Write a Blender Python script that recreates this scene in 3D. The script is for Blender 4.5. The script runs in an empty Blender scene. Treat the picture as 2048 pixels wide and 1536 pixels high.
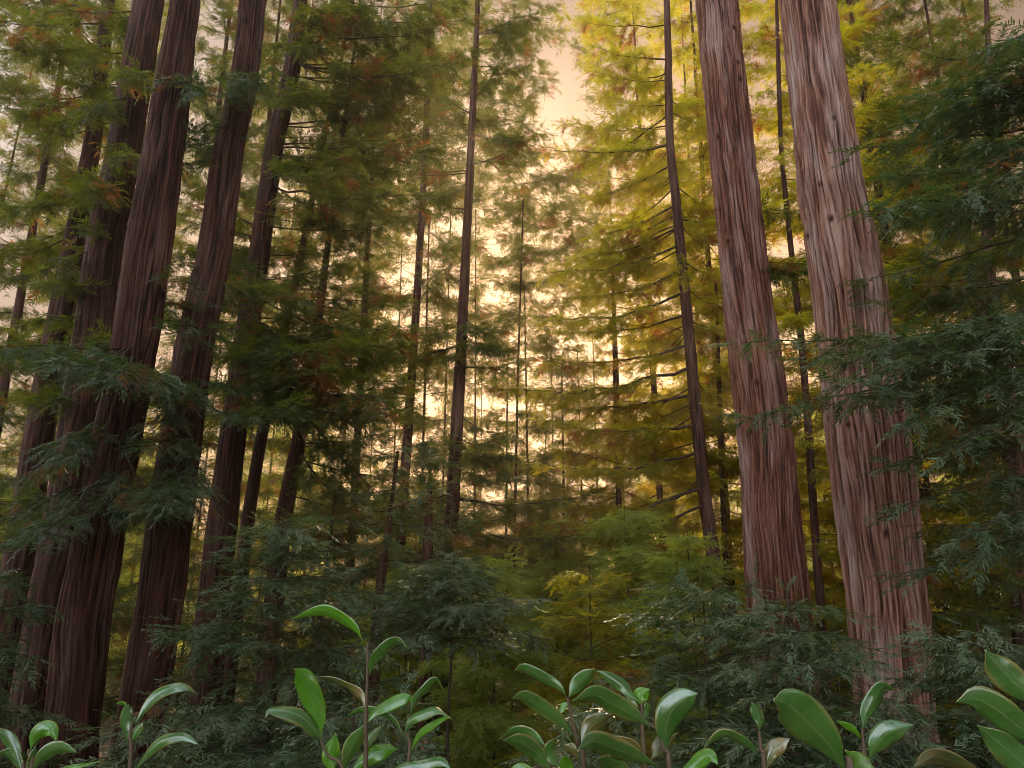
import bpy, math, random
import numpy as np
from mathutils import Vector

# ------------------------------------------------------------------ camera, world, sun, exposure
S = bpy.context.scene
COL = S.collection
F = 1450.0                                    # focal length in pixels of the 2048 px wide photo
PITCH = math.radians(15.3)
CAM = np.array([0.0, 0.0, 1.6])
cam_d = bpy.data.cameras.new('camera')
cam_d.sensor_width = 36.0
cam_d.lens = F / 2048 * 36
cam_d.clip_start = 0.05
cam_d.clip_end = 2000
cam = bpy.data.objects.new('camera', cam_d)
COL.objects.link(cam)
cam.location = CAM
cam.rotation_euler = (math.radians(90) + PITCH, 0, 0)
S.camera = cam

SUN_EL = math.radians(18.5)
SUN_AZ = math.radians(1.0)                   # clockwise from +Y
world = bpy.data.worlds.new('World')
S.world = world
world.use_nodes = True
wn = world.node_tree
wn.nodes.clear()
w_out = wn.nodes.new('ShaderNodeOutputWorld')
w_bg = wn.nodes.new('ShaderNodeBackground')
w_sky = wn.nodes.new('ShaderNodeTexSky')
w_sky.sky_type = 'NISHITA'
w_sky.sun_disc = False
w_sky.sun_elevation = SUN_EL
w_sky.sun_rotation = SUN_AZ
w_sky.altitude = 100
w_sky.air_density = 1.0
w_sky.dust_density = 4.0
w_sky.ozone_density = 1.0
w_bg.inputs['Strength'].default_value = 0.15
w_gm = wn.nodes.new('ShaderNodeGamma')
w_gm.inputs['Gamma'].default_value = 0.58
wn.links.new(w_sky.outputs[0], w_gm.inputs['Color'])
w_tc = wn.nodes.new('ShaderNodeTexCoord')
w_sx = wn.nodes.new('ShaderNodeVectorMath')
w_sx.operation = 'DOT_PRODUCT'
w_sx.inputs[1].default_value = (-0.54, -0.62, 0.57)
wn.links.new(w_tc.outputs['Generated'], w_sx.inputs[0])
w_mr = wn.nodes.new('ShaderNodeMapRange')     # sky brightened behind and left of the camera, added as front fill
w_mr.inputs[1].default_value = 0.0
w_mr.inputs[2].default_value = 1.0
w_mr.inputs[3].default_value = 1.0
w_mr.inputs[4].default_value = 8.5
wn.links.new(w_sx.outputs['Value'], w_mr.inputs[0])
w_hs = wn.nodes.new('ShaderNodeMix')
w_hs.data_type = 'RGBA'
w_hs.blend_type = 'MULTIPLY'
w_hs.inputs['Factor'].default_value = 1.0
w_tm = wn.nodes.new('ShaderNodeMix')          # peach towards the sun, neutral away from it
w_tm.data_type = 'RGBA'
w_tf = wn.nodes.new('ShaderNodeMapRange')
w_tf.inputs[1].default_value = -0.35
w_tf.inputs[2].default_value = 0.6
wn.links.new(w_sx.outputs['Value'], w_tf.inputs[0])
wn.links.new(w_tf.outputs[0], w_tm.inputs[0])
w_tm.inputs[6].default_value = (0.70, 0.455, 0.315, 1)
w_tm.inputs[7].default_value = (0.93, 0.84, 0.74, 1)
wn.links.new(w_tm.outputs[2], w_hs.inputs[7])
wn.links.new(w_gm.outputs[0], w_hs.inputs[6])
w_v = wn.nodes.new('ShaderNodeVectorMath')
w_v.operation = 'SCALE'
wn.links.new(w_hs.outputs[2], w_v.inputs[0])
w_cl = wn.nodes.new('ShaderNodeTexNoise')     # invented cloud noise behind the camera, added to break up leaf reflections
w_cl.inputs['Scale'].default_value = 2.6
w_cl.inputs['Detail'].default_value = 3
wn.links.new(w_tc.outputs['Generated'], w_cl.inputs['Vector'])
w_cr = wn.nodes.new('ShaderNodeMapRange')
w_cr.inputs[1].default_value = 0.42
w_cr.inputs[2].default_value = 0.60
w_cr.inputs[3].default_value = 0.35
w_cr.inputs[4].default_value = 1.75
wn.links.new(w_cl.outputs['Fac'], w_cr.inputs[0])
w_cm = wn.nodes.new('ShaderNodeMix')
wn.links.new(w_tf.outputs[0], w_cm.inputs[0])
w_cm.inputs[2].default_value = 1.0
wn.links.new(w_cr.outputs[0], w_cm.inputs[3])
w_mm = wn.nodes.new('ShaderNodeMath')
w_mm.operation = 'MULTIPLY'
wn.links.new(w_mr.outputs[0], w_mm.inputs[0])
wn.links.new(w_cm.outputs[0], w_mm.inputs[1])
wn.links.new(w_mm.outputs[0], w_v.inputs['Scale'])
wn.links.new(w_v.outputs[0], w_bg.inputs['Color'])
wn.links.new(w_bg.outputs[0], w_out.inputs['Surface'])

sun_d = bpy.data.lights.new('sun', 'SUN')
sun_d.energy = 5.0
sun_d.angle = math.radians(0.5)
sun_d.color = (1.0, 0.74, 0.44)
sun = bpy.data.objects.new('sun', sun_d)
COL.objects.link(sun)
sdir = Vector((math.sin(SUN_AZ) * math.cos(SUN_EL), math.cos(SUN_AZ) * math.cos(SUN_EL), math.sin(SUN_EL)))
sun.rotation_euler = sdir.to_track_quat('Z', 'Y').to_euler()
sun.location = (0, 0, 60)

S.view_settings.view_transform = 'Standard'
S.view_settings.look = 'None'
S.view_settings.exposure = 0.8
S.view_settings.gamma = 1.0
S.cycles.max_bounces = 6
S.cycles.diffuse_bounces = 2
S.cycles.glossy_bounces = 2
S.cycles.transmission_bounces = 4
S.cycles.transparent_max_bounces = 4
S.cycles.volume_bounces = 0
S.cycles.sample_clamp_indirect = 2.0
S.cycles.sample_clamp_direct = 3.0
S.cycles.use_denoising = True
S.cycles.filter_width = 0.95
S.cycles.denoising_prefilter = 'ACCURATE'
S.cycles.use_adaptive_sampling = False

# ------------------------------------------------------------------ helpers
rng = np.random.default_rng(7)
cp, sp_ = math.cos(PITCH), math.sin(PITCH)


def at(u, v, Y):
    """point of the place that lies Y metres ahead, seen at pixel (u, v) of the 2048 x 1536 photo"""
    a, b = (u - 1024) / F, (768 - v) / F
    d = np.array([a, cp - b * sp_, sp_ + b * cp])
    return CAM + d * (Y / d[1])


def pix(p):
    q = p - CAM
    w = q[..., 1] * cp + q[..., 2] * sp_
    h = -q[..., 1] * sp_ + q[..., 2] * cp
    w = np.maximum(w, 0.01)
    return 1024 + F * q[..., 0] / w, 768 - F * h / w, w


def ground_z(x, y):
    x = np.asarray(x, float)
    y = np.asarray(y, float)
    t = np.clip((y - 1.2) / 11.0, 0, 1)
    s = t * t * (3 - 2 * t)
    t2 = np.clip((y - 10) / 25.0, 0, 1)
    far = np.clip((np.hypot(x, y) - 60) / 60.0, 0, 1)
    return (-4.0 * s - 2.0 * t2 + 5.0 * far * far
            + s * (0.25 * np.sin(x * 0.55 + 1.3) * np.cos(y * 0.43) + 0.12 * np.sin(x * 1.7 + y * 1.1)))


def link(name, me, parent=None, loc=None):
    o = bpy.data.objects.new(name, me)
    COL.objects.link(o)
    if parent is not None:
        o.parent = parent
    if loc is not None:
        o.location = loc
    return o


def thing(name, label, cat, loc, group=None):
    o = link(name, None, None, tuple(float(c) for c in loc))
    o.empty_display_size = 0.3
    o['label'] = label
    o['category'] = cat
    if group:
        o['group'] = group
    return o


class MB:
    """collects quads with a material index and builds one mesh"""
    def __init__(self):
        self.v, self.f, self.m, self.a, self.n = [], [], [], [], 0

    def add(self, v, q, m=0, attr=None):
        v = np.asarray(v, np.float32).reshape(-1, 3)
        q = np.asarray(q, np.int32).reshape(-1, 4)
        self.v.append(v)
        self.f.append(q + self.n)
        self.m.append(np.full(len(q), m, np.int32))
        self.a.append(np.zeros(len(v), np.float32) if attr is None else np.asarray(attr, np.float32))
        self.n += len(v)

    def mesh(self, name, mats, origin=(0, 0, 0), smooth=False, attr=None, uv=None):
        v = np.concatenate(self.v) - np.asarray(origin, np.float32)
        f = np.concatenate(self.f)
        me = bpy.data.meshes.new(name)
        me.vertices.add(len(v))
        me.vertices.foreach_set('co', v.ravel())
        me.loops.add(f.size)
        me.loops.foreach_set('vertex_index', f.ravel())
        me.polygons.add(len(f))
        me.polygons.foreach_set('loop_start', np.arange(0, f.size, 4, dtype=np.int32))
        me.polygons.foreach_set('material_index', np.concatenate(self.m))
        if smooth:
            me.polygons.foreach_set('use_smooth', np.ones(len(f), bool))
        if attr:
            at_ = me.attributes.new(attr, 'FLOAT', 'POINT')
            at_.data.foreach_set('value', np.concatenate(self.a))
        if uv is not None:
            ul = me.uv_layers.new(name='uv')
            ul.data.foreach_set('uv', uv[f.ravel()].ravel())
        for m in mats:
            me.materials.append(m)
        me.update(calc_edges=True)
        return me


def tube(mb, pts, rad, sides=5, m=0):
    pts = np.asarray(pts, float)
    n = len(pts)
    rad = np.broadcast_to(np.asarray(rad, float), (n,))
    tan = np.gradient(pts, axis=0)
    tan /= np.linalg.norm(tan, axis=1, keepdims=True) + 1e-9
    ref = np.array([0.0, 0.0, 1.0]) if abs(tan[:, 2]).mean() < 0.8 else np.array([1.0, 0.0, 0.0])
    a = np.cross(tan, ref)
    a /= np.linalg.norm(a, axis=1, keepdims=True) + 1e-9
    b = np.cross(tan, a)
    th = np.arange(sides) * 2 * math.pi / sides
    v = pts[:, None] + rad[:, None, None] * (np.cos(th)[None, :, None] * a[:, None] + np.sin(th)[None, :, None] * b[:, None])
    i = np.arange(n - 1)[:, None] * sides
    j = np.arange(sides)[None]
    k = (j + 1) % sides
    q = np.stack([i + j, i + k, i + sides + k, i + sides + j], -1)
    mb.add(v, q, m)


def noise2(nu, nv, U, V, r):
    """value noise, periodic in u"""
    g = r.random((nu, nv + 2))
    uu = (U % 1.0) * nu
    vv = np.clip(V, 0, 0.9999) * nv
    i, j = np.floor(uu).astype(int) % nu, np.floor(vv).astype(int)
    fu, fv = uu - np.floor(uu), vv - np.floor(vv)
    fu, fv = fu * fu * (3 - 2 * fu), fv * fv * (3 - 2 * fv)
    i2 = (i + 1) % nu
    return ((g[i, j] * (1 - fu) + g[i2, j] * fu) * (1 - fv) + (g[i, j + 1] * (1 - fu) + g[i2, j + 1] * fu) * fv)


# ------------------------------------------------------------------ materials
def new_mat(name):
    m = bpy.data.materials.new(name)
    m.use_nodes = True
    nt = m.node_tree
    nt.nodes.clear()
    return m, nt, nt.nodes, nt.links


def ramp(N, stops):
    r = N.new('ShaderNodeValToRGB')
    cr = r.color_ramp
    while len(cr.elements) > 1:
        cr.elements.remove(cr.elements[0])
    cr.elements[0].position = stops[0][0]
    cr.elements[0].color = (*stops[0][1], 1)
    for p, c in stops[1:]:
        e = cr.elements.new(p)
        e.color = (*c, 1)
    return r


def foliage_mat(name, cols, trans, tmix=0.35, brown=0.62, rough=0.5, nscale=0.9):
    m, nt, N, L = new_mat(name)
    out = N.new('ShaderNodeOutputMaterial')
    geo = N.new('ShaderNodeNewGeometry')
    tc = N.new('ShaderNodeTexCoord')
    no = N.new('ShaderNodeTexNoise')
    no.inputs['Scale'].default_value = nscale
    no.inputs['Detail'].default_value = 3
    L.new(tc.outputs['Object'], no.inputs['Vector'])
    mx = N.new('ShaderNodeMath')
    mx.operation = 'MULTIPLY_ADD'
    L.new(geo.outputs['Random Per Island'], mx.inputs[0])
    mx.inputs[1].default_value = 0.42
    nn = N.new('ShaderNodeMath')
    nn.operation = 'MULTIPLY_ADD'
    L.new(no.outputs['Fac'], nn.inputs[0])
    nn.inputs[1].default_value = 1.5
    nn.inputs[2].default_value = -0.46
    L.new(nn.outputs[0], mx.inputs[2])
    cr = ramp(N, [(0.05, cols[0]), (0.35, cols[1]), (0.62, cols[2]), (0.85, cols[1])])
    L.new(mx.outputs[0], cr.inputs[0])
    no2 = N.new('ShaderNodeTexNoise')
    no2.inputs['Scale'].default_value = 0.75
    no2.inputs['Detail'].default_value = 4
    L.new(tc.outputs['Object'], no2.inputs['Vector'])
    ad = N.new('ShaderNodeMath')
    ad.operation = 'MULTIPLY_ADD'
    L.new(geo.outputs['Random Per Island'], ad.inputs[0])
    ad.inputs[1].default_value = 0.05
    L.new(no2.outputs['Fac'], ad.inputs[2])
    br = N.new('ShaderNodeMapRange')
    br.inputs[1].default_value = brown
    br.inputs[2].default_value = brown + 0.04
    L.new(ad.outputs[0], br.inputs[0])
    mixb = N.new('ShaderNodeMix')
    mixb.data_type = 'RGBA'
    L.new(br.outputs[0], mixb.inputs[0])
    L.new(cr.outputs[0], mixb.inputs[6])
    mixb.inputs[7].default_value = (0.17, 0.075, 0.024, 1)
    p = N.new('ShaderNodeBsdfPrincipled')
    p.inputs['Roughness'].default_value = rough
    p.inputs['Specular IOR Level'].default_value = 0.35
    L.new(mixb.outputs[2], p.inputs['Base Color'])
    mixt = N.new('ShaderNodeMix')
    mixt.data_type = 'RGBA'
    L.new(br.outputs[0], mixt.inputs[0])
    mixt.inputs[6].default_value = (*trans, 1)
    mixt.inputs[7].default_value = (0.55, 0.20, 0.03, 1)
    tr = N.new('ShaderNodeBsdfTranslucent')
    L.new(mixt.outputs[2], tr.inputs['Color'])
    ms = N.new('ShaderNodeMixShader')
    ms.inputs[0].default_value = tmix
    L.new(p.outputs[0], ms.inputs[1])
    L.new(tr.outputs[0], ms.inputs[2])
    L.new(ms.outputs[0], out.inputs['Surface'])
    return m


def bark_mat(name, deep, mid, top, grey, bump=0.6):
    m, nt, N, L = new_mat(name)
    out = N.new('ShaderNodeOutputMaterial')
    p = N.new('ShaderNodeBsdfPrincipled')
    p.inputs['Roughness'].default_value = 0.85
    p.inputs['Specular IOR Level'].default_value = 0.15
    tc = N.new('ShaderNodeTexCoord')
    mp = N.new('ShaderNodeMapping')
    mp.inputs['Scale'].default_value = (30, 30, 1.5)
    L.new(tc.outputs['Object'], mp.inputs['Vector'])
    n1 = N.new('ShaderNodeTexNoise')
    n1.inputs['Scale'].default_value = 1.6
    n1.inputs['Detail'].default_value = 8
    n1.inputs['Roughness'].default_value = 0.62
    n1.inputs['Distortion'].default_value = 0.6
    L.new(mp.outputs[0], n1.inputs['Vector'])
    mp2 = N.new('ShaderNodeMapping')
    mp2.inputs['Scale'].default_value = (2.0, 2.0, 0.35)
    L.new(tc.outputs['Object'], mp2.inputs['Vector'])
    n2 = N.new('ShaderNodeTexNoise')
    n2.inputs['Scale'].default_value = 1.3
    n2.inputs['Detail'].default_value = 4
    L.new(mp2.outputs[0], n2.inputs['Vector'])
    atn = N.new('ShaderNodeAttribute')
    atn.attribute_name = 'ridge'
    su = N.new('ShaderNodeMath')
    su.operation = 'MULTIPLY_ADD'
    L.new(n1.outputs['Fac'], su.inputs[0])
    su.inputs[1].default_value = 1.0
    ml = N.new('ShaderNodeMath')
    ml.operation = 'MULTIPLY_ADD'
    L.new(atn.outputs['Fac'], ml.inputs[0])
    ml.inputs[1].default_value = 0.75
    ml.inputs[2].default_value = -0.40
    L.new(ml.outputs[0], su.inputs[2])
    cr = ramp(N, [(0.05, deep), (0.38, mid), (0.75, top)])
    L.new(su.outputs[0], cr.inputs[0])
    mg = N.new('ShaderNodeMix')
    mg.data_type = 'RGBA'
    mr = N.new('ShaderNodeMapRange')
    mr.inputs[1].default_value = 0.48
    mr.inputs[2].default_value = 0.68
    mr.inputs[4].default_value = 1.0
    L.new(n2.outputs['Fac'], mr.inputs[0])
    gm = N.new('ShaderNodeMath')
    gm.operation = 'MULTIPLY'
    L.new(mr.outputs[0], gm.inputs[0])
    L.new(su.outputs[0], gm.inputs[1])
    L.new(gm.outputs[0], mg.inputs[0])
    L.new(cr.outputs[0], mg.inputs[6])
    mg.inputs[7].default_value = (*grey, 1)
    p.inputs['Roughness'].default_value = 0.75
    L.new(mg.outputs[2], p.inputs['Base Color'])
    b = N.new('ShaderNodeBump')
    b.inputs['Strength'].default_value = bump
    b.inputs['Distance'].default_value = 0.04
    L.new(n1.outputs['Fac'], b.inputs['Height'])
    L.new(b.outputs[0], p.inputs['Normal'])
    L.new(p.outputs[0], out.inputs['Surface'])
    return m


M = {}
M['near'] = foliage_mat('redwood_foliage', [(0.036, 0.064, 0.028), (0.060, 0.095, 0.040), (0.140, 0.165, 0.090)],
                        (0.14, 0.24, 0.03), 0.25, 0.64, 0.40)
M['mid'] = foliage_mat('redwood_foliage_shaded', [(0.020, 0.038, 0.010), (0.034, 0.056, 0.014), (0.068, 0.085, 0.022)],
                       (0.26, 0.29, 0.015), 0.36, 0.61, 0.5)  # darker copy: the deep shade of the canopy is put into the colour
M['gold'] = foliage_mat('redwood_foliage_backlit', [(0.042, 0.085, 0.011), (0.078, 0.118, 0.013), (0.15, 0.12, 0.013)],
                        (0.74, 0.64, 0.018), 0.56, 0.60, 0.55)  # yellow copy: the sun glowing through the needles is put into the colour
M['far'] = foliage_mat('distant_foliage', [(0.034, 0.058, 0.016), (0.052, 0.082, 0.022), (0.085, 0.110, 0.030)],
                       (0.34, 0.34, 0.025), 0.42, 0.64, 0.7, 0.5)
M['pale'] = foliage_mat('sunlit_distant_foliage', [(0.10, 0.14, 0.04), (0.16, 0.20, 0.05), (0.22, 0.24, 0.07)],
                        (0.66, 0.72, 0.07), 0.55, 0.72, 0.7, 0.3)  # lighter copy: the sunlit haze of the hollow is put into the colour
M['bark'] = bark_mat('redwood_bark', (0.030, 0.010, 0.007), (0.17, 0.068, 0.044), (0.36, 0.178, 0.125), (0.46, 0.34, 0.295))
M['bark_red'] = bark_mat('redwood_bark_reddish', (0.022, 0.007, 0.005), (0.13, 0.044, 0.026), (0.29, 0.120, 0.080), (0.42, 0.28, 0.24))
M['bark_shaded'] = bark_mat('redwood_bark_shaded', (0.008, 0.003, 0.002), (0.050, 0.018, 0.012), (0.115, 0.045, 0.030), (0.17, 0.095, 0.075))  # darker copy: the shade on the trunks is put into the bark colour
M['twig'] = bark_mat('twig_bark', (0.05, 0.03, 0.02), (0.10, 0.065, 0.04), (0.15, 0.10, 0.065), (0.18, 0.14, 0.10), 0.2)


# ------------------------------------------------------------------ foliage sprays
def spray_template(r, n, leaf, w, segs, droop=0.12):
    """one flat spray of length 1 along +x: n branchlets on alternate sides"""
    V, Q = [], []
    for i in range(n):
        x = 0.06 + 0.94 * i / (n - 1)
        side = 1 if i % 2 else -1
        if segs > 1 and r.random() < 0.18:
            continue
        ang = math.radians(r.uniform(22, 66)) * side
        if i == n - 1:
            ang *= 0.15
        ll = leaf * (1.0 - 0.45 * x) * r.uniform(0.5, 1.35)
        base = np.array([x, 0, -droop * x * x])
        d = np.array([math.cos(ang), math.sin(ang), r.uniform(-0.28, 0.16)])
        d /= np.linalg.norm(d)
        up = np.array([r.uniform(-0.5, 0.5), r.uniform(-0.5, 0.5), 1.0])
        s = np.cross(up, d)
        s /= np.linalg.norm(s)
        nn = np.cross(d, s)
        sweep = np.array([1.0, 0, 0]) * 0.12 * ll
        ww = w * r.uniform(0.8, 1.2)
        if segs == 2:
            prof = [(0, 0.18), (0.45, 0.5), (1.0, 0.12)]
        elif segs == 3:
            prof = [(0, 0.15), (0.3, 0.5), (0.7, 0.42), (1.0, 0.06)]
        else:
            prof = [(0, 0.3), (1.0, 0.3)]
        k = len(V)
        bend = r.uniform(-0.10, 0.04)
        for t, hw in prof:
            c = base + d * ll * t + sweep * t * t + nn * bend * ll * t * t * 2
            V.append(c - s * ww * hw)
            V.append(c + s * ww * hw)
        for j in range(len(prof) - 1):
            a = k + 2 * j
            Q.append((a, a + 1, a + 3, a + 2))
    return np.array(V), np.array(Q)


tr_ = np.random.default_rng(3)
LOD = {
    0: [spray_template(tr_, 26, 0.30, 0.040, 3) for _ in range(16)],
    1: [spray_template(tr_, 18, 0.34, 0.052, 2) for _ in range(12)],
    2: [spray_template(tr_, 14, 0.32, 0.056, 1) for _ in range(6)],
    3: [spray_template(tr_, 10, 0.36, 0.066, 1) for _ in range(6)],
}


MULT = {0: 3, 1: 4, 2: 6, 3: 5}
JIT = {0: 0.16, 1: 0.14, 2: 0.15, 3: 0.18}
QUADS = [0]


def place_sprays(mb, frames, lod, r, m=0):
    """frames: list of (pos, dir, scale, tilt)"""
    if not frames:
        return
    P = np.array([f[0] for f in frames])
    D = np.array([f[1] for f in frames])
    s = np.array([f[2] for f in frames])
    tilt = np.array([f[3] for f in frames])
    D /= np.linalg.norm(D, axis=1, keepdims=True)
    k_ = MULT[lod]
    if k_ > 1:
        rep = np.repeat(np.arange(len(P)), k_)
        P, D, s, tilt = P[rep], D[rep], s[rep], tilt[rep]
        j_ = (np.arange(len(P)) % k_ > 0)[:, None]
        P = P + r.normal(0, JIT[lod], P.shape) * s[:, None] * j_ * np.array([1, 1, 0.6])
        D = D + (r.normal(0, 0.40, D.shape) + np.array([0, 0, -0.15])) * j_
        D /= np.linalg.norm(D, axis=1, keepdims=True)
        s = s * r.uniform(0.7, 1.05, len(s))
    up = np.array([0, 0, 1.0]) + r.normal(0, 1, (len(P), 3)) * tilt[:, None]
    Yv = np.cross(up, D)
    Yv /= np.linalg.norm(Yv, axis=1, keepdims=True) + 1e-9
    Z = np.cross(D, Yv)
    T = LOD[lod]
    which = r.integers(0, len(T), len(P))
    for k, (V, Q) in enumerate(T):
        I = np.nonzero(which == k)[0]
        if not len(I):
            continue
        fl = np.where(r.random(len(I)) < 0.5, 1.0, -1.0)
        v = (P[I][:, None] + s[I][:, None, None] * (V[None, :, 0:1] * D[I][:, None]
             + V[None, :, 1:2] * fl[:, None, None] * Yv[I][:, None] + V[None, :, 2:3] * Z[I][:, None]))
        q = Q[None] + (np.arange(len(I)) * len(V))[:, None, None]
        mb.add(v, q, m)
        QUADS[0] += q.size // 4


def bough(mb, P0, P1, r, lod=1, sag=0.10, spread=0.36, gap=0.30, size=0.62, wood=0.018, bare=0.15,
          woodmb=None, hang=0.25, tilt=0.28):
    """a limb from P0 to P1 with side twigs carrying sprays; the wood is material 1 (or goes to woodmb)"""
    P0 = np.asarray(P0, float)
    P1 = np.asarray(P1, float)
    L = np.linalg.norm(P1 - P0)
    if L < 0.2:
        return
    n = max(5, int(L / 0.5))
    t = np.linspace(0, 1, n)
    line = P0 + (P1 - P0) * t[:, None]
    h = P1 - P0
    hd = np.array([h[0], h[1], 0.0])
    hd /= np.linalg.norm(hd) + 1e-9
    lat = np.array([-hd[1], hd[0], 0])
    wig = np.cumsum(r.normal(0, 1, n)) * 0.02 * L / math.sqrt(n) * 3
    wig -= wig[0]
    line = line + lat * (wig * t)[:, None] * 0.6
    line[:, 2] += -sag * L * np.sin(t * math.pi) + r.normal(0, 0.008 * L, n) * (t > 0)
    wmb, wm = (mb, 1) if woodmb is None else (woodmb, 0)
    rw = wood * (L / 3.0) ** 0.7
    tube(wmb, line, rw * (1.15 - t) + 0.003, 5 if lod < 2 else 3, wm)
    frames = []
    s_ = L * bare
    side = 1
    while s_ < L:
        tt = s_ / L
        fi = tt * (n - 1)
        i = min(int(fi), n - 2)
        base = line[i] + (line[i + 1] - line[i]) * (fi - i)
        ld = line[i + 1] - line[i]
        ld /= np.linalg.norm(ld)
        side = -side
        a = side * math.radians(r.uniform(38, 72))
        ca, sa = math.cos(a), math.sin(a)
        d = np.array([ld[0] * ca - ld[1] * sa, ld[0] * sa + ld[1] * ca, ld[2] * 0.5 - r.uniform(0.0, hang) ])
        d /= np.linalg.norm(d)
        prof = min(1.0, 0.45 + tt * 1.6) * (1.12 - tt)
        l2 = max(0.35, L * spread * prof * r.uniform(0.7, 1.25))
        e = base.copy()
        dd = d.copy()
        step = 0.42 * size / 0.62
        pts = [e.copy()]
        left = l2
        flip = 1
        while left > 0:
            frames.append((e.copy(), dd.copy(), size * r.uniform(0.75, 1.2), tilt))
            if left < l2 or l2 < 0.9:
                aa = flip * math.radians(r.uniform(35, 60))
                c2, s2 = math.cos(aa), math.sin(aa)
                flip = -flip
                frames.append((e.copy(), np.array([dd[0] * c2 - dd[1] * s2, dd[0] * s2 + dd[1] * c2, dd[2] - r.uniform(0, hang)]),
                               size * r.uniform(0.55, 0.9), tilt))
            e = e + dd * step
            dd = dd + ld * 0.12 + np.array([0, 0, -0.06])
            dd /= np.linalg.norm(dd)
            pts.append(e.copy())
            left -= step
        if lod < 2:
            tube(wmb, pts, np.linspace(rw * 0.3 + 0.003, 0.002, len(pts)), 3, wm)
        s_ += gap * r.uniform(0.7, 1.3)
    frames.append((line[-1], line[-1] - line[-2], size, tilt))
    place_sprays(mb, frames, lod, r)


# how open the canopy is over the photo (0 closed ... 9 open sky), rows of 128 px
OPEN = np.array([[int(c) for c in row] for row in [
    "1211222343311012", "2221233367321002", "3321213456312001", "2221224555211000",
    "4334336666211100", "4334424667212000", "2223354664110000", "1112254443100000",
    "0013122222000000", "0001111110000000", "0000000000000000", "0000000000000000"]])


def openness(p):
    u, v, w = pix(p)
    j = int(np.clip(u // 128, 0, 15))
    i = int(np.clip(v // 128, 0, 11))
    return OPEN[i, j] / 10.0


# ------------------------------------------------------------------ trunks
def trunk_path(spec, Y, top_z, lean_y=0.0):
    """spec: (u, v, width in px) down the trunk -> z, centre, radius as arrays from the ground up"""
    C, R = [], []
    for u, v, w in spec:
        p = at(u, v, Y)
        _, _, d = pix(p)
        C.append(p)
        R.append(w * 0.5 / F * d)
    C, R = np.array(C), np.array(R)
    o = np.argsort(C[:, 2])
    C, R = C[o], R[o]
    # below the lowest point: keep the lean, flare gently; above the highest: taper off
    s0 = (C[1] - C[0]) / (C[1, 2] - C[0, 2])
    zg = float(ground_z(C[0, 0], Y)) - 0.4
    if zg < C[0, 2] - 0.2:
        g = C[0] + s0 * (zg - C[0, 2]) * 0.7
        g[2] = zg
        drop = C[0, 2] - zg
        m_ = C[0] + s0 * (-drop * 0.6) * 0.8
        m_[2] = C[0, 2] - drop * 0.6
        C = np.vstack([g, m_, C])
        R = np.concatenate([[R[0] * (1.12 + 0.10 * drop)], [R[0] * 1.06], R])
    s1 = (C[-1] - C[-2]) / (C[-1, 2] - C[-2, 2])
    if top_z > C[-1, 2] + 1:
        hh = top_z - C[-1, 2]
        q1 = C[-1] + s1 * hh * 0.5
        q2 = C[-1] + s1 * hh * 0.9
        q2[2] = top_z
        C = np.vstack([C, q1, q2])
        R = np.concatenate([R, [R[-1] * 0.55, 0.03]])
    return C, R


def trunk_at(path, z):
    C, R = path
    return np.array([np.interp(z, C[:, 2], C[:, 0]), np.interp(z, C[:, 2], C[:, 1]), z]), float(np.interp(z, C[:, 2], R))


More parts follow.
